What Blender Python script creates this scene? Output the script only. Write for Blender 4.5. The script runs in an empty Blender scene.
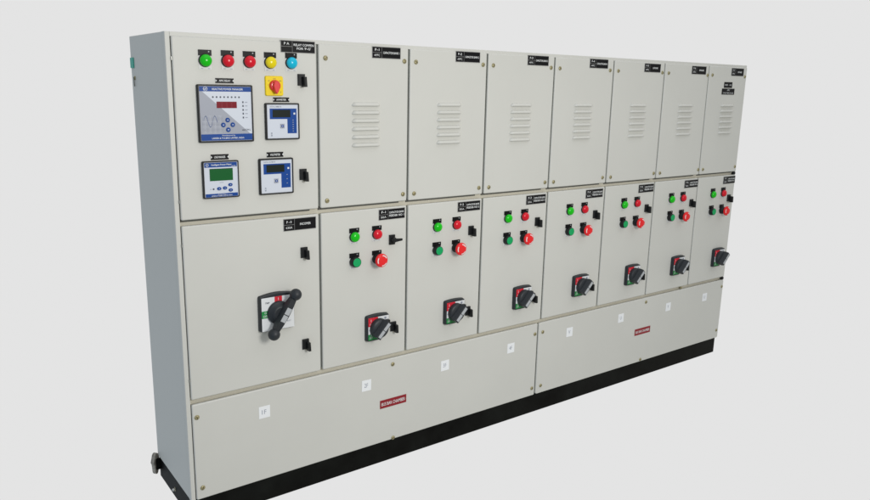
import bpy, bmesh, math
from mathutils import Vector, Matrix
SC = bpy.context.scene
COL = bpy.context.collection
PI = math.pi

# ------------------------------------------------------------------ materials
def mat(name, col, rough=0.45, metal=0.0, coat=0.0, bump=0.0, bscale=900.0, mott=0.0, mscale=3.0, spec=0.5, emit=None):
    m = bpy.data.materials.new(name); m.use_nodes = True
    nt = m.node_tree; b = nt.nodes['Principled BSDF']
    b.inputs['Base Color'].default_value = (*col, 1)
    b.inputs['Roughness'].default_value = rough
    b.inputs['Metallic'].default_value = metal
    b.inputs['Coat Weight'].default_value = coat
    b.inputs['Coat Roughness'].default_value = 0.08
    b.inputs['Specular IOR Level'].default_value = spec
    tc = nt.nodes.new('ShaderNodeTexCoord')
    if bump:
        n = nt.nodes.new('ShaderNodeTexNoise'); n.inputs['Scale'].default_value = bscale
        n.inputs['Detail'].default_value = 2
        nt.links.new(tc.outputs['Object'], n.inputs['Vector'])
        bp = nt.nodes.new('ShaderNodeBump'); bp.inputs['Strength'].default_value = bump
        bp.inputs['Distance'].default_value = 0.0006
        nt.links.new(n.outputs['Fac'], bp.inputs['Height']); nt.links.new(bp.outputs['Normal'], b.inputs['Normal'])
    if mott:
        n = nt.nodes.new('ShaderNodeTexNoise'); n.inputs['Scale'].default_value = mscale
        n.inputs['Detail'].default_value = 8; n.inputs['Roughness'].default_value = 0.65
        nt.links.new(tc.outputs['Object'], n.inputs['Vector'])
        r = nt.nodes.new('ShaderNodeMapRange'); r.inputs['From Min'].default_value = .3; r.inputs['From Max'].default_value = .7
        r.inputs['To Min'].default_value = 1 - mott; r.inputs['To Max'].default_value = 1 + mott
        nt.links.new(n.outputs['Fac'], r.inputs['Value'])
        mx = nt.nodes.new('ShaderNodeVectorMath'); mx.operation = 'SCALE'
        mx.inputs[0].default_value = col
        nt.links.new(r.outputs['Result'], mx.inputs['Scale'])
        nt.links.new(mx.outputs['Vector'], b.inputs['Base Color'])
        r2 = nt.nodes.new('ShaderNodeMapRange'); r2.inputs['To Min'].default_value = max(rough - .1, .05); r2.inputs['To Max'].default_value = rough + .1
        nt.links.new(n.outputs['Fac'], r2.inputs['Value']); nt.links.new(r2.outputs['Result'], b.inputs['Roughness'])
    return m

PAINT = mat('grey_powder_coat', (.615, .615, .578), .48, bump=.35, bscale=260, mott=.018, mscale=2.2)
RAILM = mat('rail_bounce_tint', (.62, .59, .49), .55, bump=.2, bscale=300, mott=.03, mscale=6)  # same paint as the doors, with warm bounce light put into the colour
GASK = mat('dark_gasket', (.33, .35, .33), .7)
PLINM = mat('black_plinth_paint', (.0035, .004, .0035), .55, bump=.3, bscale=120, mott=1.0, mscale=5, spec=.12)
BLK = mat('black_plastic', (.010, .011, .012), .42, bump=.15, bscale=1500, spec=.3)
DGR = mat('charcoal_plastic', (.020, .024, .029), .46, bump=.2, bscale=1200, spec=.4)
NPB = mat('black_engraved_plate', (.007, .007, .008), .4, spec=.15)
NPE = mat('plate_border', (.20, .20, .20), .5)
WTX = mat('white_lettering', (.78, .80, .80), .6)
WHT = mat('white_plastic', (.72, .73, .73), .45)
LEG = mat('pale_legend_plastic', (.66, .67, .66), .4)
FACE = mat('meter_face_white', (.64, .68, .76), .35, spec=.2)
FGR = mat('meter_face_grey', (.36, .38, .44), .35, spec=.2)
BLU = mat('meter_blue', (.012, .065, .29), .35, spec=.15)
BLUD = mat('key_blue', (.03, .09, .30), .35)
LINE = mat('print_grey', (.28, .31, .38), .5)
DINK = mat('dark_ink', (.05, .06, .09), .5)
REDD = mat('red_display_window', (.20, .003, .014), .3, spec=.12)
GRND = mat('green_display_window', (.010, .115, .028), .3, spec=.12)
BLKD = mat('dark_display_window', (.012, .018, .016), .3, spec=.15)
YEL = mat('yellow_plastic', (.88, .66, .003), .38, spec=.3)
REDK = mat('red_knob', (.72, .02, .025), .32, coat=.3)
ESR = mat('red_mushroom', (.80, .020, .024), .42, spec=.3)
GRN = mat('green_lens', (.003, .52, .004), .22, coat=.25, spec=.3)
REDL = mat('red_lens', (.66, .004, .020), .22, coat=.25, spec=.3)
YELL = mat('yellow_lens', (.80, .66, .004), .22, coat=.25, spec=.3)
CYAN = mat('cyan_lens', (.003, .48, .70), .22, coat=.25, spec=.3)
GBT = mat('green_button', (.004, .36, .11), .45, spec=.3)
BRASS = mat('zinc_yellow_screw', (.36, .32, .18), .42, metal=.5, bump=.2)
SLOT = mat('screw_slot', (.05, .04, .02), .6)
STRIP = mat('grey_handle_strip', (.42, .44, .46), .5)
LRED = mat('label_red', (.62, .012, .03), .45)
LGRN = mat('label_green', (.012, .26, .06), .45)
LWHT = mat('label_white', (.74, .76, .78), .45)
WRED = mat('red_engraved_plate', (.27, .008, .018), .4)
PAPER = mat('paper_sticker', (.84, .86, .88), .7)
STEEL = mat('weathered_steel', (.36, .335, .29), .7, metal=.1, mott=.6, mscale=60)
CHROME = mat('bright_key_metal', (.55, .55, .52), .25, metal=.9)
TEAL = mat('teal_plastic', (.02, .42, .31), .45)

# ------------------------------------------------------------------ mesh builder
# local frame: x to the right, z up, -y out of the door towards the viewer
class B:
    def __init__(s): s.v = []; s.f = []; s.m = []; s.mats = []; s.sm = []
    def mi(s, m):
        if m not in s.mats: s.mats.append(m)
        return s.mats.index(m)
    def add(s, vs, fs, m, smooth=False):
        o = len(s.v); s.v += [tuple(v) for v in vs]; k = s.mi(m)
        for f in fs: s.f.append([o + i for i in f]); s.m.append(k); s.sm.append(smooth)
        return s
    def box(s, x0, x1, y0, y1, z0, z1, m):
        vs = [(x, y, z) for z in (z0, z1) for y in (y0, y1) for x in (x0, x1)]
        fs = [(0, 2, 3, 1), (4, 5, 7, 6), (0, 1, 5, 4), (2, 6, 7, 3), (0, 4, 6, 2), (1, 3, 7, 5)]
        return s.add(vs, fs, m)
    def bbox(s, x0, x1, y0, y1, z0, z1, m, w=.002):
        """box whose front edges (at y0) are chamfered by w"""
        pts = []
        for (y, i) in ((y1, 0), (y0 + w, 0), (y0, w)):
            pts += [(x0 + i, y, z0 + i), (x1 - i, y, z0 + i), (x1 - i, y, z1 - i), (x0 + i, y, z1 - i)]
        fs = [(0, 3, 2, 1)]
        fs = [(0, 1, 2, 3), (8, 11, 10, 9)]
        fs = [(3, 2, 1, 0), (8, 9, 10, 11)]
        for k in (0, 4):
            for j in range(4):
                a, b_ = k + j, k + (j + 1) % 4
                fs.append((a, b_, b_ + 4, a + 4))
        return s.add(pts, fs, m)
    def rect(s, x0, x1, z0, z1, y, m):
        return s.add([(x0, y, z0), (x1, y, z0), (x1, y, z1), (x0, y, z1)], [(0, 1, 2, 3)], m)
    def poly(s, pts, y, m):
        return s.add([(p[0], y, p[1]) for p in pts], [tuple(range(len(pts)))], m)
    def prism(s, pts, y0, y1, m, top=1.0, c=(0, 0)):
        n = len(pts)
        vs = [(x, y1, z) for x, z in pts] + [(c[0] + (x - c[0]) * top, y0, c[1] + (z - c[1]) * top) for x, z in pts]
        fs = [tuple(range(n, 2 * n)), tuple(range(n - 1, -1, -1))] + [(i, (i + 1) % n, n + (i + 1) % n, n + i) for i in range(n)]
        return s.add(vs, fs, m)
    def disc(s, cx, cz, r, y, m, n=20, rx=None):
        return s.poly([(cx + (rx or r) * math.cos(2 * PI * i / n), cz + r * math.sin(2 * PI * i / n)) for i in range(n)], y, m)
    def lathe(s, prof, m, cx=0, cz=0, n=32, smooth=True, cap=True):
        """prof: list of (r, y); revolved about the y axis through (cx, cz)"""
        vs = []
        for r, y in prof:
            vs += [(cx + r * math.cos(2 * PI * i / n), y, cz + r * math.sin(2 * PI * i / n)) for i in range(n)]
        fs = []
        for k in range(len(prof) - 1):
            for i in range(n):
                j = (i + 1) % n
                fs.append((k * n + i, k * n + j, (k + 1) * n + j, (k + 1) * n + i))
        s.add(vs, fs, m, smooth)
        if cap:
            o = len(s.v) - n
            s.f.append([o + i for i in range(n)]); s.m.append(s.mi(m)); s.sm.append(False)
        return s
    def ball(s, c, r, m, n=24):
        vs = []; fs = []; h = n // 2
        for k in range(h + 1):
            a = PI * k / h
            vs += [(c[0] + r * math.sin(a) * math.cos(2 * PI * i / n), c[1] + r * math.sin(a) * math.sin(2 * PI * i / n), c[2] + r * math.cos(a)) for i in range(n)]
        for k in range(h):
            for i in range(n):
                j = (i + 1) % n
                fs.append((k * n + i, (k + 1) * n + i, (k + 1) * n + j, k * n + j))
        return s.add(vs, fs, m, True)
    def tube(s, p, q, r, r2, m, n=18, smooth=True):
        p = Vector(p); q = Vector(q); d = (q - p).normalized()
        a = d.orthogonal().normalized(); b_ = d.cross(a)
        vs = [tuple(p + a * r * math.cos(2 * PI * i / n) + b_ * r * math.sin(2 * PI * i / n)) for i in range(n)]
        vs += [tuple(q + a * r2 * math.cos(2 * PI * i / n) + b_ * r2 * math.sin(2 * PI * i / n)) for i in range(n)]
        s.add(vs, [(i, (i + 1) % n, n + (i + 1) % n, n + i) for i in range(n)], m, smooth)
        s.add(vs[:n], [tuple(range(n - 1, -1, -1))], m); s.add(vs[n:], [tuple(range(n))], m)
        return s
    def text(s, t, cx, cz, h, y, m, w=None, bold=0.0, shear=0.0):
        """lettering centred on (cx, cz), cap height h, squeezed to width w if given"""
        c = bpy.data.curves.new('t', 'FONT'); c.body = t; c.size = 1; c.resolution_u = 2; c.shear = shear
        c.offset = bold
        o = bpy.data.objects.new('t', c); COL.objects.link(o)
        me = bpy.data.meshes.new_from_object(o.evaluated_get(bpy.context.evaluated_depsgraph_get()))
        bpy.data.objects.remove(o); bpy.data.curves.remove(c)
        vs = [v.co.copy() for v in me.vertices]
        if not vs: return s
        x0 = min(v.x for v in vs); x1 = max(v.x for v in vs)
        sc = h / .70; sx = sc if w is None else w / (x1 - x0)
        s.add([(cx + (v.x - (x0 + x1) / 2) * sx, y, cz + (v.y - .35) * sc) for v in vs], [tuple(p.vertices) for p in me.polygons], m)
        bpy.data.meshes.remove(me)
        return s
    def build(s, name, parent=None, loc=(0, 0, 0), label=None, bevel=0, recalc=False, rot=0):
        me = bpy.data.meshes.new(name); me.from_pydata(s.v, [], s.f)
        for m in s.mats: me.materials.append(m)
        me.polygons.foreach_set('material_index', s.m); me.polygons.foreach_set('use_smooth', s.sm)
        if recalc:
            bm = bmesh.new(); bm.from_mesh(me); bmesh.ops.recalc_face_normals(bm, faces=bm.faces); bm.to_mesh(me); bm.free()
        me.update()
        o = bpy.data.objects.new(name, me); COL.objects.link(o); o.location = loc; o.rotation_euler = (0, rot, 0)
        if parent: o.parent = parent
        if label: o['label'] = label
        if bevel:
            b = o.modifiers.new('bevel', 'BEVEL'); b.width = bevel; b.segments = 2; b.limit_method = 'ANGLE'; b.angle_limit = .6
        return o

def copy_tree(o, parent, loc, label=None):
    c = o.copy(); COL.objects.link(c); c.parent = parent; c.location = loc
    if label: c['label'] = label
    for ch in KIDS.get(o.name, []):
        d = ch.copy(); COL.objects.link(d); d.parent = c
    return c
KIDS = {}
def kids(o, *ch): KIDS[o.name] = list(ch); return o

# ------------------------------------------------------------------ dimensions (metres; door faces lie at y = 0)
G = [0.0, .6141, 1.0719, 1.5323, 1.9923, 2.4569, 2.9127, 3.3595, 3.7849]
W, D, TOP, BOT = 3.7849, .490, 2.0, .1
ZA, ZB, ZC, ZD = 1.2989, 1.2763, .5544, .5328
GAP = .0053
root = bpy.data.objects.new('electrical_switchboard', None); COL.objects.link(root)
root['label'] = 'long pale grey steel switchboard with eight columns of doors standing on a black plinth'
root['category'] = 'switchboard'

# carcass
b = B().box(0, W, .034, D, BOT, TOP, PAINT)
b.build('housing', root, bevel=.003)
for x0, x1 in ((0, .0185), (W - .004, W)):
    B().bbox(x0, x1, .006, .0335, BOT, TOP, PAINT, .0015).build('corner_post', root)
for z0, z1 in ((TOP - .0165, TOP), (ZB - .0085, ZA + .0085), (ZD - .0085, ZC + .0085)):
    m = PAINT if z0 > 1.9 else RAILM
    B().bbox(.0186, W - .0041, .022 if m is RAILM else .006, .0335, z0, z1, m, .0012).build('cross_rail', root)
# gaskets seen down the vertical gaps
for i in range(1, 8):
    for z0, z1 in ((ZA + .009, TOP - .017), (ZC + .009, ZB - .009)):
        B().box(G[i] - .012, G[i] + .012, .0165, .0335, z0, z1, GASK).build('gasket', root)
B().box(G[4] - .026, G[4] - .009, .0165, .0335, BOT + .002, ZD - .009, GASK).build('gasket', root)
SHADE = mat('under_door_shade', (.085, .085, .075), .7)  # shade of the gap below the doors, put into the colour
for i in range(8):      # dark strip drawn in place of the shaded gap under each upper door
    B().box(G[i] + (.024 if i == 0 else .001), G[i + 1] - .040, .0160, .0218, ZA - .0085, ZA + .005, SHADE).build('gap_shade_strip', root)
# plinth
pl = B()
pl.box(.006, W - .018, .010, .018, -.0094, .0985, PLINM)
pl.box(.006, .014, .018, D, -.0094, .0985, PLINM)
pl.box(W - .026, W - .018, .018, D, -.0094, .0985, PLINM)
pl.box(.014, W - .026, D - .008, D, -.0094, .0985, PLINM)
pl.box(.014, W - .026, .018, D - .008, .088, .0985, PLINM)
plinth = pl.build('plinth', root, bevel=.0015)
b = B().lathe([(.013, .01), (.013, .002), (.010, .0)], BRASS, n=6, smooth=False).lathe([(.006, .0), (.006, -.010), (.004, -.012)], CHROME, n=14)
bo = b.build('bolt', plinth, (.0055, .262, .030)); bo.rotation_euler = (0, 0, -PI / 2)
# lifting lug bolted to the back corner of the plinth: plate with an eye
lg = B(); n = 28
R1, R2 = .023, .009
out = [(R1 * (1 + .10 * math.sin(5 * i)) * math.cos(2 * PI * i / n) * (1 if i < n / 2 else .72), R1 * 2.3 * math.sin(2 * PI * i / n)) for i in range(n)]
inn = [(R2 * math.cos(2 * PI * i / n), .008 + R2 * math.sin(2 * PI * i / n)) for i in range(n)]
vs = [(x, y, z) for y in (-.009, .009) for (x, z) in out + inn]
fs = []
for i in range(n):
    j = (i + 1) % n
    fs += [(i, j, n + j, n + i), (2 * n + i, 3 * n + i, 3 * n + j, 2 * n + j), (i, 2 * n + i, 2 * n + j, j), (n + i, n + j, 3 * n + j, 3 * n + i)]
lg.add(vs, fs, STEEL)
lug = lg.build('lifting_lug', plinth, (-.015, D - .004, .062), bevel=.002, recalc=True); lug.rotation_euler = (0, .05, .7)

B().box(-.016, .0058, -.007, .007, -.030, .024, PLINM).build('lug_bracket', plinth, (0, D - .010, .062), bevel=.002)

# side fittings near the back edge
B().box(-.004, -.0002, -.024, .024, -.021, .021, TEAL).build('side_terminal', root, (0, D - .026, 1.893), bevel=.0015)
kb = B().lathe([(.008, 0), (.008, -.003), (.006, -.004)], BRASS, n=20).box(-.0018, .0018, -.006, -.0035, -.034, .004, SLOT)
k = kb.build('side_key_lock', root, (0, D - .050, 1.832)); k.rotation_euler = (0, 0, -PI / 2)

# ------------------------------------------------------------------ small fittings: prototypes
def screw_mesh(a):
    b = B().lathe([(.0105, 0), (.0105, -.0015), (.0085, -.0038), (.0045, -.0052)], BRASS, n=20)
    c, s_ = math.cos(a), math.sin(a)
    p = [(-.008, -.0012), (.008, -.0012), (.008, .0012), (-.008, .0012)]
    b.poly([(x * c - z * s_, x * s_ + z * c) for x, z in p], -.0055, SLOT)
    return b
SCREWS = []
def screw(parent, x, z):
    i = len(SCREWS)
    if i < 5: o = screw_mesh(.5 + i * 1.3).build('screw', parent, (x, 0, z))
    else:
        o = SCREWS[(i * 7) % 5].copy(); COL.objects.link(o); o.parent = parent; o.location = (x, 0, z)
    SCREWS.append(o)

def nameplate(parent, x0, z0, w, h, left, lines, split=.33):
    b = B().box(0, w, -.0022, -.0002, 0, h, NPE)
    e = .0018; y = -.0026; s = w * split
    b.rect(e, s - e * .5, h / 2 + e * .5, h - e, y, NPB); b.rect(e, s - e * .5, e, h / 2 - e * .5, y, NPB)
    b.rect(s + e * .5, w - e, e, h - e, y, NPB)
    if left[0]: b.text(left[0], s / 2, h * .74, h * .20, y - .0003, WTX, bold=.01, w=s * .46)
    if left[1]: b.text(left[1], s / 2, h * .27, h * .18, y - .0003, WTX, bold=.0, w=s * .60)
    ww = w - s
    if len(lines) == 1: b.text(lines[0], s + ww / 2, h * .5, h * .19, y - .0003, WTX, bold=.012, w=ww * .86 if len(lines[0]) > 8 else ww * .5)
    else:
        for q, t in enumerate(lines):
            b.text(t, s + ww / 2, h * (.66 - .30 * q), h * .19, y - .0003, WTX, bold=.012, w=ww * (.88 if len(t) > 9 else .62))
    return b.build('nameplate', parent, (x0, 0, z0))

def louvres(parent, x0, z1, w=.142, pitch=.0350):
    b = B(); nx, na = 14, 5
    for k in range(6):
        zt = z1 - k * pitch; d, hh = .0145, .016
        vs = []; fs = []
        for i in range(nx + 1):
            u = i / nx; x = x0 + w * u; e = min(u, 1 - u) * w / .010
            t = math.sin(min(e, 1) * PI / 2)
            for j in range(na + 1):
                a = PI / 2 * j / na
                vs.append((x, -.0001 - d * t * math.sin(a), zt - hh + hh * (.35 + .65 * t) * math.cos(a) ** .8))
            vs.append((x, .0, zt - hh))
        r = na + 2
        for i in range(nx):
            for j in range(na + 1):
                a = i * r + j; fs.append((a, a + 1, a + r + 1, a + r))
        b.add(vs, fs, PAINT, True)
    return b.build('louvres', parent, (0, 0, 0))

def door_slab(name, x0, x1, z0, z1, r=.006):
    """folded sheet-steel leaf with rounded corners and a soft folded edge"""
    def ring(i, y):
        pts = []
        rr = max(r - i * .4, .0015)
        for (cx, cz, a0) in ((x1 - i - rr, z1 - i - rr, 0), (x0 + i + rr, z1 - i - rr, 90), (x0 + i + rr, z0 + i + rr, 180), (x1 - i - rr, z0 + i + rr, 270)):
            for k in range(5):
                a = math.radians(a0 + 90 * k / 4); pts.append((cx + rr * math.cos(a), y, cz + rr * math.sin(a)))
        return pts
    b = B(); prof = [(0, .0138), (0, .0048), (.0008, .0026), (.0022, .0009), (.0050, 0)]
    vs = []; n = 20
    for i, y in prof: vs += ring(i, y)
    fs = []
    for k in range(len(prof) - 1):
        for i in range(n):
            j = (i + 1) % n; fs.append((k * n + j, k * n + i, (k + 1) * n + i, (k + 1) * n + j))
    b.add(vs, fs, PAINT, True)
    o = len(prof) * n
    b.f.append([o - n + i for i in range(n)]); b.m.append(0); b.sm.append(False)
    b.f.append([n - 1 - i for i in range(n)]); b.m.append(0); b.sm.append(False)
    return b.build(name, root, recalc=True)

# door latch: black body with a wing lever that stands out and hangs down
def latch(parent, x, z, turned=False):
    b = B().bbox(-.017, .013, -.010, -.0002, -.024, .022, BLK, .0015)
    o = b.build('door_latch', parent, (x, 0, z))
    c = B()
    if turned:
        c.lathe([(.012, -.010), (.012, -.026), (.010, -.028)], BLK, n=20)
        c.prism([(-.010, -.009), (.040, -.0045), (.040, .0055), (-.010, .009)], -.034, -.0262, BLK, top=.93, c=(.01, 0))
    else:
        c.prism([(-.0025, .012), (.0095, .012), (.012, -.030), (.000, -.030)], -.033, -.0098, BLK, top=.95, c=(.001, -.006))
    l = c.build('latch_lever', o, (0, 0, 0), bevel=.001)
    if not turned:
        kk = B().box(-.004, .004, -.006, -.0002, -.034, -.0243, CHROME).build('key_tongue', o, (0, 0, 0))
    return o

# ------------------------------------------------------------------ doors
UD, LD = [], []
for i in range(8):
    x0 = G[i] + (GAP if i else .0217); x1 = G[i + 1] - (GAP if i < 7 else .003)
    UD.append(door_slab('upper_door', x0, x1, ZA, TOP - .014))
    LD.append(door_slab('lower_door', x0, x1, ZC, ZB))
UD[0]['label'] = 'wide upper door with indicator lamps and four meters'
LD[0]['label'] = 'wide lower door with the double ball handle'
UD[7]['label'] = 'end upper door with two extra black plates above its louvres'
covers = [door_slab('bus_bar_cover', .0217, G[4] - .0225, BOT + .002, ZD), door_slab('bus_bar_cover', G[4] - .0125, W - .003, BOT + .002, ZD, r=.012)]

for i in range(1, 8):
    g = G[i]; xr = .431 if i < 7 else .402
    for x, z in ((.036, 1.9295), (xr, 1.9305 if i < 6 else 1.927), (.036, 1.3300), (xr, 1.3315)):
        screw(UD[i], g + x, z)
    louvres(UD[i], g + .160, 1.750)
    nameplate(UD[i], g + (.262 if i < 7 else .243), 1.9385 if i < 5 else 1.930, .147 if i < 7 else .138, .049, ('F-%d' % i, 'APFC'), ('CAPACITOR BANK %d' % i,) if i < 5 else (('CAP BANK',) if i == 5 else ('SPARE',)))
    nameplate(LD[i], g + (.299 if i < 7 else .283), 1.2190, .143 if i < 7 else .137, .0495, ('F-%d' % i, '50A'), ('CAPACITOR BANK', 'FEEDER NO %d' % i), .35)
    if i == 1: latch(LD[i], g + .372, 1.1235, True)
    else: latch(LD[i], g + (.388 if i < 7 else .366), 1.1215 + .002 * math.sin(i * 5))
    if i < 7: latch(LD[i], g + .383, .697)
# two extra plates on the last door
b = B().box(-.045, .045, -.0022, -.0002, -.018, .018, NPB)
b.text('FEEDER', -.020, .0, .009, -.0026, WTX, w=.034).text('LOAD', .024, 0, .009, -.0026, WTX, w=.022); b.build('nameplate', UD[7], (3.5790, 0, 1.871))
b = B().box(-.070, .070, -.0022, -.0002, -.019, .019, NPB)
b.text('APFC', 0, .009, .009, -.0026, WTX, w=.030).text('DO NOT OPEN ON LOAD', 0, -.009, .009, -.0026, WTX, w=.116); b.build('nameplate', UD[7], (3.5860, 0, 1.829))

nameplate(UD[0], .4505, 1.9450, .1510, .0470, ('P A', ''), ('RELAY COMPEN', "FOR 'P-G'"))
nameplate(LD[0], .4435, 1.2150, .1505, .0515, ('P - 0', '630A'), ('INCOMER',))
latch(UD[0], .5385, 1.8400); latch(UD[0], .5385, 1.4525); latch(LD[0], .5365, 1.1155); latch(LD[0], .5355, .6990)
for z, d in ((1.905, UD[0]), (1.372, UD[0]), (1.20, LD[0]), (.64, LD[0])):
    B().tube((.0195, .002, z - .006), (.0195, .002, z + .006), .0022, .0022, CHROME, 10).build('hinge_pin', d)
# black end caps where the rails meet the end post
for z in (ZB + .010, ZD + .010):
    B().box(W - .027, W - .006, -.001, .015, z - .009, z + .009, BLK).build('end_cap', root, bevel=.003)
B().lathe([(.006, .014), (.006, -.002), (.004, -.004)], BRASS, n=14).build('stop_screw', root, (3.290, 0, .5435))

# bus bar covers: screws, stickers and red plates
for ci, pts in enumerate((((.0395, .4755), (.048, .153), (.997, .5005), (1.002, .1100), (1.9505, .4735), (1.9475, .147)), ((2.0110, .4745), (2.0170, .148), (2.925, .5040), (2.916, .1165), (3.765, .4835), (3.757, .1600)))):
    for x, z in pts: screw(covers[ci], x, z)
for (x, z, t) in ((.3328, .4235, '1F'), (.8490, .4245, '2F'), (1.3177, .4245, '3F'), (1.7709, .4270, '4F'), (2.2319, .4330, 'V'), (2.6892, .4385, 'U'), (3.1640, .4330, 'Y'), (3.5690, .4360, 'U')):
    b = B().box(-.0255, .0255, -.0008, -.0001, -.0275, .0275, PAPER).text(t, -.002, .001, .021, -.0011, LINE, w=.020 if len(t) > 1 else .015)
    o = b.build('paper_sticker', covers[0 if x < 2 else 1], (x, 0, z), rot=.02 * math.sin(x * 9))
for x, z, c, tilt in ((1.0015, .3045, 0, .0), (2.9130, .3135, 1, 0)):
    b = B().box(-.0765, .0765, -.002, -.0002, -.021, .021, WRED).text('BUS BAR CHAMBER', 0, 0, .017, -.0024, WTX, w=.136, bold=.006)
    b.tube((-.071, -.0005, 0), (-.071, -.0028, 0), .002, .002, CHROME, 8).tube((.072, -.0005, 0), (.072, -.0028, 0), .002, .002, CHROME, 8)
    b.build('warning_plate', covers[c], (x, 0, z))

# ------------------------------------------------------------------ indicator lamps and push buttons
def tag_plate(b, w=.050, h=.0215, y=-.0036):
    b.box(-w / 2, w / 2, y, -.0014, -h / 2, h / 2, NPB)
    b.rect(w * .24, w * .33, h * .08, h * .30, y - .0003, STRIP)
    return b
def lamp(lens, x, z, label):
    o = B().lathe([(.0245, -.0016), (.0245, -.006), (.0235, -.0085), (.021, -.0088)], BLK, n=36).build('indicator_lamp', root, (x, 0, z), label)
    R = .0225
    prof = [(R, -.0088), (R, -.013)] + [(R * math.cos(a), -.013 - .013 * math.sin(a)) for a in [PI / 2 * k / 8 for k in range(1, 8)]] + [(.0012, -.026)]
    l = B().lathe(prof, lens, n=36).build('lens', o)
    p = B().box(-.0235, .0235, -.0013, -.0002, -.036, .036, LEG)
    p.rect(-.017, -.008, -.0335, -.0315, -.0016, LINE).rect(.010, .019, -.0335, -.0315, -.0016, LINE)
    lp = p.build('legend_plate', o, (0, 0, .003))
    t = tag_plate(B()).build('tag_plate', o, (.0005, 0, .0285))
    return kids(o, l, lp, t)
def button(x, z):
    o = B().lathe([(.0245, -.0016), (.0245, -.010), (.0235, -.020), (.0222, -.027), (.0195, -.0275)], BLK, n=36).build('start_push_button', root, (x, 0, z), 'green start push button')
    l = B().lathe([(.0200, -.0270), (.0200, -.0285), (.0185, -.0297)], GBT, n=36).build('button_cap', o)
    p = B().box(-.0235, .0235, -.0013, -.0002, -.036, .036, LEG).rect(-.017, -.008, -.0335, -.0315, -.0016, LINE).build('legend_plate', o, (0, 0, .003))
    t = tag_plate(B()).build('tag_plate', o, (.0005, 0, .0285))
    return kids(o, l, p, t)
def mushroom(x, z):
    o = B().lathe([(.0245, -.0016), (.0245, -.018), (.021, -.021), (.019, -.036)], BLK, n=36).build('emergency_stop_button', root, (x, 0, z), 'red mushroom emergency stop button')
    b = B().lathe([(.018, -.034), (.0300, -.0375), (.0318, -.0420), (.0312, -.0475), (.0285, -.0508), (.022, -.0530), (.011, -.0540)], ESR, n=44)
    for a0 in (25, 145, 265):     # white arrow arcs on the cap
        pts = []
        for k in range(9):
            a = math.radians(a0 + 62 * k / 8); pts.append((.0258 * math.cos(a), .0258 * math.sin(a)))
        q = [(.0215 * math.cos(math.radians(a0 + 62 * k / 8)), .0215 * math.sin(math.radians(a0 + 62 * k / 8))) for k in range(8, -1, -1)]
        vs = []
        for (px, pz) in pts: vs.append((px, -.0524, pz))
        for (px, pz) in q: vs.append((px, -.0536, pz))
        m_ = len(pts)
        b.add(vs, [(k, k + 1, 2 * m_ - 2 - k, 2 * m_ - 1 - k) for k in range(m_ - 1)], WTX)
    l = b.build('mushroom_cap', o)
    p = B().box(-.0235, .0235, -.0013, -.0002, -.036, .036, LEG).build('legend_plate', o, (0, 0, .003))
    t = tag_plate(B()).build('tag_plate', o, (.0005, 0, .0285))
    return kids(o, l, p, t)

ZT = 1.902
lamp(GRN, .1425, ZT - .0005, 'green lamp in the top row of five')
r0 = lamp(REDL, .2295, ZT + .001, 'red lamp in the top row of five')
copy_tree(r0, root, (.3165, 0, ZT + .001)); lamp(YELL, .4035, ZT + .001, 'yellow lamp in the top row of five'); lamp(CYAN, .4935, ZT + .0025, 'cyan lamp in the top row of five')
gl = gb = None
for i in range(1, 8):
    g = G[i]
    if i == 1:
        gl = lamp(GRN, g + .1690, 1.1570, 'green lamp'); rl = lamp(REDL, g + .2880, 1.1570, 'red lamp')
        gb = button(g + .1690, 1.0420); mb = mushroom(g + .2880, 1.0410)
    else:
        dx = .0035 + .0012 * math.sin(i * 3.7); dz = .0012 * math.sin(i * 5.1)
        copy_tree(gl, root, (g + .1690 + dx, 0, 1.158 + dz)); copy_tree(rl, root, (g + .2880 + dx, 0, 1.158 + dz))
        copy_tree(gb, root, (g + .1690 + dx, 0, 1.043 + dz)); copy_tree(mb, root, (g + .2880 + dx, 0, 1.042 + dz))

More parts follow.
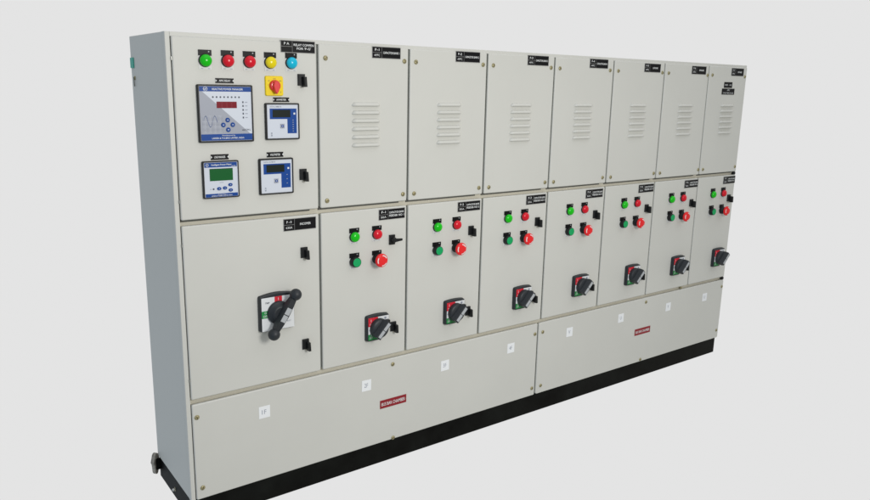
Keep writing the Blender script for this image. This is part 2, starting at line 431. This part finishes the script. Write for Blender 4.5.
# ------------------------------------------------------------------ rotary handles on the lower doors
def rounded(w, h, r, arch=0.0, n=5):
    pts = []
    for (cx, cz, a0) in ((w / 2 - r, h / 2 - r, 0), (-w / 2 + r, h / 2 - r, 90), (-w / 2 + r, -h / 2 + r, 180), (w / 2 - r, -h / 2 + r, 270)):
        for k in range(n + 1):
            a = math.radians(a0 + 90 * k / n); pts.append((cx + r * math.cos(a), cz + r * math.sin(a)))
    if arch:
        m_ = len(pts) // 4
        top = [(w / 2 * .9 * (1 - 2 * k / 8.0), h / 2 + arch * math.sin(PI * k / 8)) for k in range(1, 8)]
        pts = pts[:m_] + top + pts[m_:]
    return pts
def rotary(x, z):
    cut = [p for p in rounded(.126, .126, .010, .004) if not (p[0] > 0 and p[1] < 0)] + [(.012, -.063), (.030, -.045), (.063, -.012)]
    o = B().prism(cut, -.021, -.0002, DGR, top=.95).build('rotary_handle', root, (x, 0, z), 'black rotary breaker handle on a red white and green plate', bevel=.0015)
    f = B(); y = -.0213; a = .0545
    f.poly([(-a, -a), (.010, -a), (.028, -.040), (.058, -.012), (.058, a), (-a, a)], y, LWHT)
    f.rect(-a, -.002, .012, a, y - .0003, LRED); f.rect(-a, -.012, -a, -.026, y - .0003, LGRN); f.rect(-.012, .012, -a, -.040, y - .0003, LGRN)
    f.text('I', -.040, .040, .013, y - .0006, WTX).text('ON', -.040, .022, .010, y - .0006, WTX, w=.014)
    f.text('OFF', -.040, -.043, .010, y - .0006, WTX, w=.016).text('O', -.040, -.032, .008, y - .0006, WTX)
    f.text('TRIP', -.047, -.006, .006, y - .0006, LINE, w=.011).disc(.038, .043, .006, y - .0006, LINE, 12)
    f = f.build('handle_label', o)
    kb = B().lathe([(.0475, -.0216), (.0475, -.036), (.0455, -.043), (.038, -.047), (.02, -.049)], DGR, n=44)
    # grip: a ridge along the diagonal that narrows outwards
    ang = math.radians(47); ca, sa = math.cos(ang), math.sin(ang)
    def T(u, v): return (u * ca - v * sa, u * sa + v * ca)
    vs = []
    for y_, hl, hw in ((-.034, .0400, .024), (-.052, .0450, .0225), (-.072, .0465, .0145), (-.0755, .0455, .0125)):
        for (su, sv) in ((-1, -1), (1, -1), (1, 1), (-1, 1)):
            px, pz = T(su * hl, sv * hw); vs.append((px, y_, pz))
    fs = [(12, 13, 14, 15)]
    for k in range(3):
        for j in range(4): fs.append((4 * k + j, 4 * k + (j + 1) % 4, 4 * k + 4 + (j + 1) % 4, 4 * k + 4 + j))
    kb.add(vs, fs, DGR)
    k_ = kb.build('grip', o, bevel=.0015)
    s = B()
    for u0, u1 in ((-.041, -.002), (.001, .041)):
        s.add([(*T(u0, -.0085), 0), (*T(u1, -.0085), 0), (*T(u1, .0085), 0), (*T(u0, .0085), 0)], [(0, 1, 2, 3)], STRIP)
    s.v = [(v[0], -.0762, v[1]) for v in s.v]
    st = s.build('grip_strip', o)
    pk = B().box(-.009, .009, -.040, -.021, -.009, .009, BLK).build('padlock_tab', o, (.046, 0, .026), bevel=.002)
    return kids(o, f, k_, st, pk)
rh = None
for i in range(1, 8):
    p = (G[i] + (.2870 if i < 3 else .2950 if i < 7 else .3020), 0, .7110)
    if rh is None: rh = rotary(p[0], p[2])
    else: copy_tree(rh, root, p)

# main breaker: square plate with arched top and a double ball lever
mx, mz = .3975, .8720
o = B().prism(rounded(.160, .158, .008, .009), -.020, -.0002, DGR, top=.97).build('main_breaker_handle', root, (mx, 0, mz), 'large black double ball handle on a white plate', bevel=.0015)
f = B(); y = -.0203; a = .071
f.rect(-a, .0765, -.0755, a, y, LWHT).rect(-.012, .022, .030, a, y - .0003, LRED).rect(-a, -.036, -.018, .014, y - .0003, LGRN)
f.text('I', .005, .060, .012, y - .0006, WTX).text('ON', .005, .044, .012, y - .0006, WTX, w=.018)
f.text('O', -.054, .006, .009, y - .0006, WTX).text('OFF', -.054, -.009, .010, y - .0006, WTX, w=.022)
f.text('TRIP', -.045, .048, .007, y - .0006, DINK, w=.020, bold=.02).text('RESET', .052, -.045, .006, y - .0006, LINE, w=.018)
f.build('handle_label', o)
h = B().lathe([(.051, -.0206), (.051, -.030), (.048, -.034), (.036, -.036), (.034, -.046), (.026, -.048)], DGR, n=44)
h.build('hub', o, (.004, 0, .000))
# lever ends were measured on the photograph at 66 mm in front of the door
B1 = Vector((.0640, -.066, .0800)); B2 = Vector((-.0385, -.066, -.0790))
lv = B(); d = (B1 - B2); dn = d.normalized(); sd = Vector((dn.z, 0, -dn.x))
vs = []
for t, w_, y0, y1 in ((0, .012, -.056, -.074), (.25, .0165, -.046, -.078), (.5, .0185, -.044, -.080), (.75, .0165, -.046, -.078), (1, .012, -.056, -.074)):
    c = B2 + d * t
    for (sw, yy) in ((-1, y0), (1, y0), (.8, y1), (-.8, y1)): vs.append((c.x + sd.x * sw * w_, yy, c.z + sd.z * sw * w_))
fs = []
for k in range(4):
    for j in range(4): fs.append((4 * k + j, 4 * k + (j + 1) % 4, 4 * k + 4 + (j + 1) % 4, 4 * k + 4 + j))
lv.add(vs, fs, DGR).ball(B1, .0255, DGR, 32).ball(B2, .0255, DGR, 32)
lv.build('lever', o, recalc=True)
s = B()
for t0, t1 in ((.33, .49), (.51, .67)):
    q = []
    for t, sw in ((t0, -1), (t1, -1), (t1, 1), (t0, 1)):
        c = B2 + d * t; q.append((c.x + sd.x * sw * .0115, -.0806, c.z + sd.z * sw * .0115))
    s.add(q, [(0, 1, 2, 3)], STRIP)
s.build('grip_strip', o)

# ------------------------------------------------------------------ meters on the wide upper door
def meter_tag(x0, x1, z0, z1, t):
    w, h = x1 - x0, z1 - z0
    b = B().box(0, w, -.0022, -.0002, 0, h, NPB).text(t, w / 2, h / 2, h * .38, -.0026, WTX, w=w * .62, bold=.02)
    b.poly([(0, h * .25), (w * .08, h * .5), (0, h * .75)], -.0025, WTX).poly([(w, h * .25), (w, h * .75), (w * .92, h * .5)], -.0025, WTX)
    b.build('meter_tag', root, (x0, 0, z0))
meter_tag(.179, .251, 1.8195, 1.838, 'APFC RELAY'); meter_tag(.412, .482, 1.7500, 1.7675, 'AMMETER'); meter_tag(.1475, .2185, 1.5275, 1.5485, 'LOAD MANAGER'); meter_tag(.378, .450, 1.5285, 1.5490, 'VOLTMETER')

def bezel(x0, z1, w, h, name, label, t=.06, dep=.013):
    b = B(); iw = w * t
    o_ = rounded(w, h, .005, n=3); i_ = [(x * (1 - 2 * t * .75), z * (1 - 2 * t * .75)) for x, z in rounded(w, h, .003, n=3)]
    n = len(o_)
    vs = [(x, -.0002, z) for x, z in o_] + [(x, -dep + .002, z) for x, z in o_] + [(x * .985, -dep, z * .985) for x, z in o_] + [(x, -dep, z) for x, z in i_] + [(x, -dep + .003, z) for x, z in i_]
    fs = []
    for k in range(4):
        for i in range(n):
            j = (i + 1) % n; fs.append((k * n + i, k * n + j, (k + 1) * n + j, (k + 1) * n + i))
    b.add(vs, fs, BLK)
    return b.build(name, root, (x0 + w / 2, 0, z1 - h / 2), label, recalc=True)
class Face:
    """lays out print on a meter in fractions of its outer size, (0,0) the top left"""
    def __init__(s, w, h): s.w, s.h = w, h
    def X(s, f): return (f - .5) * s.w
    def Z(s, f): return (.5 - f) * s.h
    def r(s, b, x0, x1, z0, z1, y, m): b.rect(s.X(x0), s.X(x1), s.Z(z1), s.Z(z0), y, m)
YF = -.0102
# reactive power controller
w, h = .2185, .2190; F = Face(w, h)
m1 = bezel(.1040, 1.8140, w, h, 'power_factor_relay', 'large square relay with a red display and a sine wave', .036)
b = B(); F.r(b, .03, .97, .03, .97, YF, FACE)
b.poly([(F.X(.03), F.Z(.85)), (F.X(.93), F.Z(.85)), (F.X(.085), F.Z(.12)), (F.X(.03), F.Z(.12))], YF - .0002, FGR)
F.r(b, .034, .968, .034, .118, YF - .0004, BLU); F.r(b, .034, .968, .853, .966, YF - .0004, BLU)
y = YF - .0006
for k in range(8): b.disc(F.X(.27 + .0676 * k), F.Z(.2135), .0034, y, DINK, 12)
for fz in (.30, .365, .435, .50, .569):
    F.r(b, .80, .824, fz - .016, fz + .016, y, DINK); F.r(b, .85, .895, fz - .006, fz + .006, y, LINE)
for k in range(9):
    fx = .065 + .045 * k; F.r(b, fx, fx + .003, .53, .84, y, FACE if k % 2 else LINE)
for k in range(7):
    fz = .54 + .047 * k; F.r(b, .06, .43, fz, fz + .003, y, LINE if k % 2 else FACE)
wv = [(.088 + .242 * k / 32, .635 - .096 * math.sin(PI * 2 * (k / 32 * 1.5 + .02))) for k in range(33)]
for (a0, z0), (a1, z1) in zip(wv, wv[1:]):
    b.poly([(F.X(a0 - .004), F.Z(z0 + .005)), (F.X(a1 + .002), F.Z(z1 + .005)), (F.X(a1 + .004), F.Z(z1 - .005)), (F.X(a0 - .002), F.Z(z0 - .005))], y - .0003, BLUD)
# emblem: ring with two letters
n = 24; cx, cz = F.X(.142), F.Z(.075)
for k in range(n):
    a0, a1 = 2 * PI * k / n, 2 * PI * (k + 1) / n
    b.poly([(cx + .0085 * math.cos(a0), cz + .0085 * math.sin(a0)), (cx + .0085 * math.cos(a1), cz + .0085 * math.sin(a1)), (cx + .0072 * math.cos(a1), cz + .0072 * math.sin(a1)), (cx + .0072 * math.cos(a0), cz + .0072 * math.sin(a0))][::-1], y, WTX)
b.text('L&T', cx, cz, .0065, y, WTX, w=.0125, bold=.02)
b.text('REACTIVE POWER MANAGER', F.X(.54), F.Z(.077), .0072, y, WTX, w=w * .56, bold=.015)
b.text('Manufactured by', F.X(.53), F.Z(.878), .0045, y, WTX, w=w * .24, bold=.01)
b.text('LARSEN & TOUBRO LIMITED, INDIA', F.X(.52), F.Z(.925), .0062, y, WTX, w=w * .59, bold=.012)
b.text('etaCON L', F.X(.86), F.Z(.785), .0065, y, DINK, w=w * .16, bold=.02, shear=.3)
b.build('face_plate', m1)
b = B(); F.r(b, .331, .696, .292, .403, YF - .0010, REDD)
for k in (1, 2, 3): F.r(b, .331 + .0915 * k - .002, .331 + .0915 * k + .002, .30, .395, YF - .0013, WRED)
b.build('display', m1)
for fx, fz in ((.518, .61), (.436, .695), (.608, .693), (.523, .78)):
    bt = B().lathe([(.0088, YF - .0004), (.0088, YF - .0022), (.0076, YF - .0030)], BLU, n=24).rect(-.0025, .0025, -.0015, .0015, YF - .0033, FACE).build('key', m1, (F.X(fx), 0, F.Z(fz)))
# two panel meters
def panel_meter(x0, z1, w, h, label, cap, nlab):
    F = Face(w, h); o = bezel(x0, z1, w, h, 'panel_meter', label, .052)
    b = B(); F.r(b, .04, .96, .04, .96, YF, FACE)
    F.r(b, .12, .915, .148, .434, YF - .0002, BLU); F.r(b, .635, .915, .434, .83, YF - .0002, BLU)
    y = YF - .0004
    b.text(cap, F.X(.30), F.Z(.098), .0050, y, LINE, w=w * .34, bold=.015)
    F.r(b, .825, .875, .262, .312, y, WTX)
    for k in range(nlab): F.r(b, .79, .825, .455 + .36 * k / nlab, .475 + .36 * k / nlab, y, LINE)
    F.r(b, .145, .185, .80, .90, y, LINE); F.r(b, .155, .175, .83, .87, y - .0002, FACE)
    b.build('face_plate', o)
    d_ = B(); F.r(d_, .205, .73, .18, .386, YF - .0009, BLKD); d_.build('display', o)
    k = B().bbox(-.0088, .0088, YF - .0030, YF - .0003, -.0088, .0088, FGR, .001).disc(0, 0, .0058, YF - .0033, BLU, 20).rect(-.0012, .0012, -.003, .003, YF - .0036, FACE)
    k.build('key', o, (F.X(.483), 0, F.Z(.625)))
panel_meter(.3740, 1.7455, .1475, .1465, 'panel meter under the yellow switch', 'DIGITAL AMMETER', 6)
panel_meter(.3405, 1.5245, .1488, .1475, 'lower panel meter with a blue field', 'DIGITAL VOLTMETER', 3)
# energy meter with green display
w, h = .1445, .1460; F = Face(w, h)
m3 = bezel(.1100, 1.5240, w, h, 'power_meter', 'meter with a green display', .042)
b = B(); F.r(b, .03, .97, .03, .97, YF, FACE); F.r(b, .05, .95, .045, .168, YF - .0003, BLU); F.r(b, .05, .95, .875, .965, YF - .0003, BLU)
y = YF - .0006
b.disc(F.X(.125), F.Z(.106), .0058, y, WTX, 20).disc(F.X(.125), F.Z(.106), .0046, y - .0002, BLU, 20).text('L&T', F.X(.125), F.Z(.106), .004, y - .0004, WTX, w=.008)
b.text('Intelligent Power Meter', F.X(.52), F.Z(.10), .0066, y, WTX, w=w * .56, bold=.015)
b.text('WL4040', F.X(.85), F.Z(.145), .0038, y, WTX, w=w * .12)
b.text('Manufactured by', F.X(.5), F.Z(.895), .003, y, WTX, w=w * .2)
b.text('LARSEN & TOUBRO LIMITED, INDIA', F.X(.5), F.Z(.932), .0046, y, WTX, w=w * .58, bold=.01)
F.r(b, .45, .56, .575, .585, y, LINE); b.disc(F.X(.275), F.Z(.75), .0036, y, DINK, 12); F.r(b, .18, .225, .745, .757, y, LINE)
b.build('face_plate', m3)
b = B(); F.r(b, .185, .825, .215, .53, YF - .0010, GRND); F.r(b, .185, .825, .205, .216, YF - .0012, BLKD); b.build('display', m3)
for fx, fz in ((.43, .745), (.59, .735), (.745, .655), (.75, .80)):
    B().prism([(.0092 * math.cos(2 * PI * i / 20), .0066 * math.sin(2 * PI * i / 20)) for i in range(20)], YF - .0025, YF - .0004, BLU, top=.9).rect(-.002, .002, -.001, .001, YF - .0028, FACE).build('key', m3, (F.X(fx), 0, F.Z(fz)))

# yellow selector switch with a red knob
o = B().prism(rounded(.078, .079, .007), -.008, -.0002, YEL, top=.95).build('selector_switch', root, (.4170, 0, 1.8125), 'yellow square switch with a red knob', bevel=.0015)
B().text('AUTO', 0, .028, .0045, -.0084, DINK, w=.012).text('OFF', -.024, .020, .0045, -.0084, DINK, w=.008).text('MAN', .025, .020, .0045, -.0084, DINK, w=.009).text('I', -.027, .004, .006, -.0084, DINK).text('II', .026, -.024, .006, -.0084, DINK).build('switch_print', o)
kb = B().lathe([(.0225, -.0082), (.0225, -.016), (.0205, -.020), (.013, -.021)], REDK, n=36)
vs = []
for y_, s_ in ((-.014, 1.0), (-.030, .86), (-.033, .74)):
    for (px, pz) in ((0, .0215), (.0125, .015), (.0165, -.002), (.0095, -.022), (0, -.033), (-.0095, -.022), (-.0165, -.002), (-.0125, .015)):
        vs.append((px * s_, y_, pz * (.9 + .1 * s_)))
fs = [tuple(range(16, 24))]
for k in range(2):
    for j in range(8): fs.append((8 * k + j, 8 * k + (j + 1) % 8, 8 * k + 8 + (j + 1) % 8, 8 * k + 8 + j))
kb.add(vs, fs, REDK)
kb.build('knob', o, (0, 0, .001), bevel=.0015, recalc=True)

# ------------------------------------------------------------------ camera
C = Vector((-.830279530, -2.79668007, 1.82790229)); ya, pi_, ro, fpx = -.636748145, -.222105746, .0215637641, 728.971511
fw = Vector((-math.sin(ya) * math.cos(pi_), math.cos(ya) * math.cos(pi_), math.sin(pi_)))
r = Vector((math.cos(ya), math.sin(ya), 0)); u = r.cross(fw)
r2 = r * math.cos(ro) + u * math.sin(ro); u2 = -r * math.sin(ro) + u * math.cos(ro)
cam = bpy.data.cameras.new('camera'); co = bpy.data.objects.new('camera', cam); COL.objects.link(co)
M = Matrix(((r2.x, u2.x, -fw.x, C.x), (r2.y, u2.y, -fw.y, C.y), (r2.z, u2.z, -fw.z, C.z), (0, 0, 0, 1)))
co.matrix_world = M
cam.sensor_width = 36; cam.lens = fpx * 36 / 870; cam.clip_end = 200
SC.camera = co

# ------------------------------------------------------------------ light: a soft surround and one large lamp high in front
w = bpy.data.worlds.new('World'); SC.world = w; w.use_nodes = True
nt = w.node_tree; bg = nt.nodes['Background']; bg.inputs['Strength'].default_value = 1.0
tc = nt.nodes.new('ShaderNodeTexCoord'); sx = nt.nodes.new('ShaderNodeSeparateXYZ'); nt.links.new(tc.outputs['Generated'], sx.inputs[0])
def rng(src, a, b_):
    n = nt.nodes.new('ShaderNodeMapRange'); n.interpolation_type = 'SMOOTHSTEP'
    n.inputs['From Min'].default_value = a; n.inputs['From Max'].default_value = b_
    nt.links.new(src, n.inputs['Value']); return n.outputs['Result']
def mix(fac, A, Bc):
    n = nt.nodes.new('ShaderNodeMix'); n.data_type = 'RGBA'
    nt.links.new(fac, n.inputs['Factor'])
    for s_, v in ((6, A), (7, Bc)):
        if isinstance(v, tuple): n.inputs[s_].default_value = (*v, 1)
        else: nt.links.new(v, n.inputs[s_])
    return n.outputs[2]
BACK = (.775, .775, .775)
OVERHEAD = (1.15, 1.16, 1.17); FRONT_UP = (.36, .36, .36); FRONT_DN = (.37, .355, .30); LEFT = (.35, .415, .475); LEFT_UP = (.465, .50, .545)
front = mix(rng(sx.outputs['Z'], .25, .75), mix(rng(sx.outputs['Z'], -.25, .15), FRONT_DN, FRONT_UP), OVERHEAD)
c1 = mix(rng(sx.outputs['Y'], -.05, -.45), BACK, front)
c2 = mix(rng(sx.outputs['X'], -.02, -.42), c1, mix(rng(sx.outputs['Z'], -.5, .5), LEFT, LEFT_UP))
nt.links.new(c2, bg.inputs['Color'])
la = bpy.data.lights.new('soft_lamp', 'AREA'); la.shape = 'DISK'; la.size = 1.0; la.energy = 62; la.color = (1, .975, .93)
lo = bpy.data.objects.new('soft_lamp', la); COL.objects.link(lo); lo.location = (.95, -3.4, 2.15)
lo.rotation_euler = (Vector((1.6, 0, 1.0)) - lo.location).to_track_quat('-Z', 'Y').to_euler()

SC.view_settings.view_transform = 'Standard'; SC.view_settings.look = 'None'
SC.view_settings.exposure = 0; SC.view_settings.gamma = 1
SC.render.engine = 'CYCLES'
SC.render.resolution_x = 1024; SC.render.resolution_y = 589
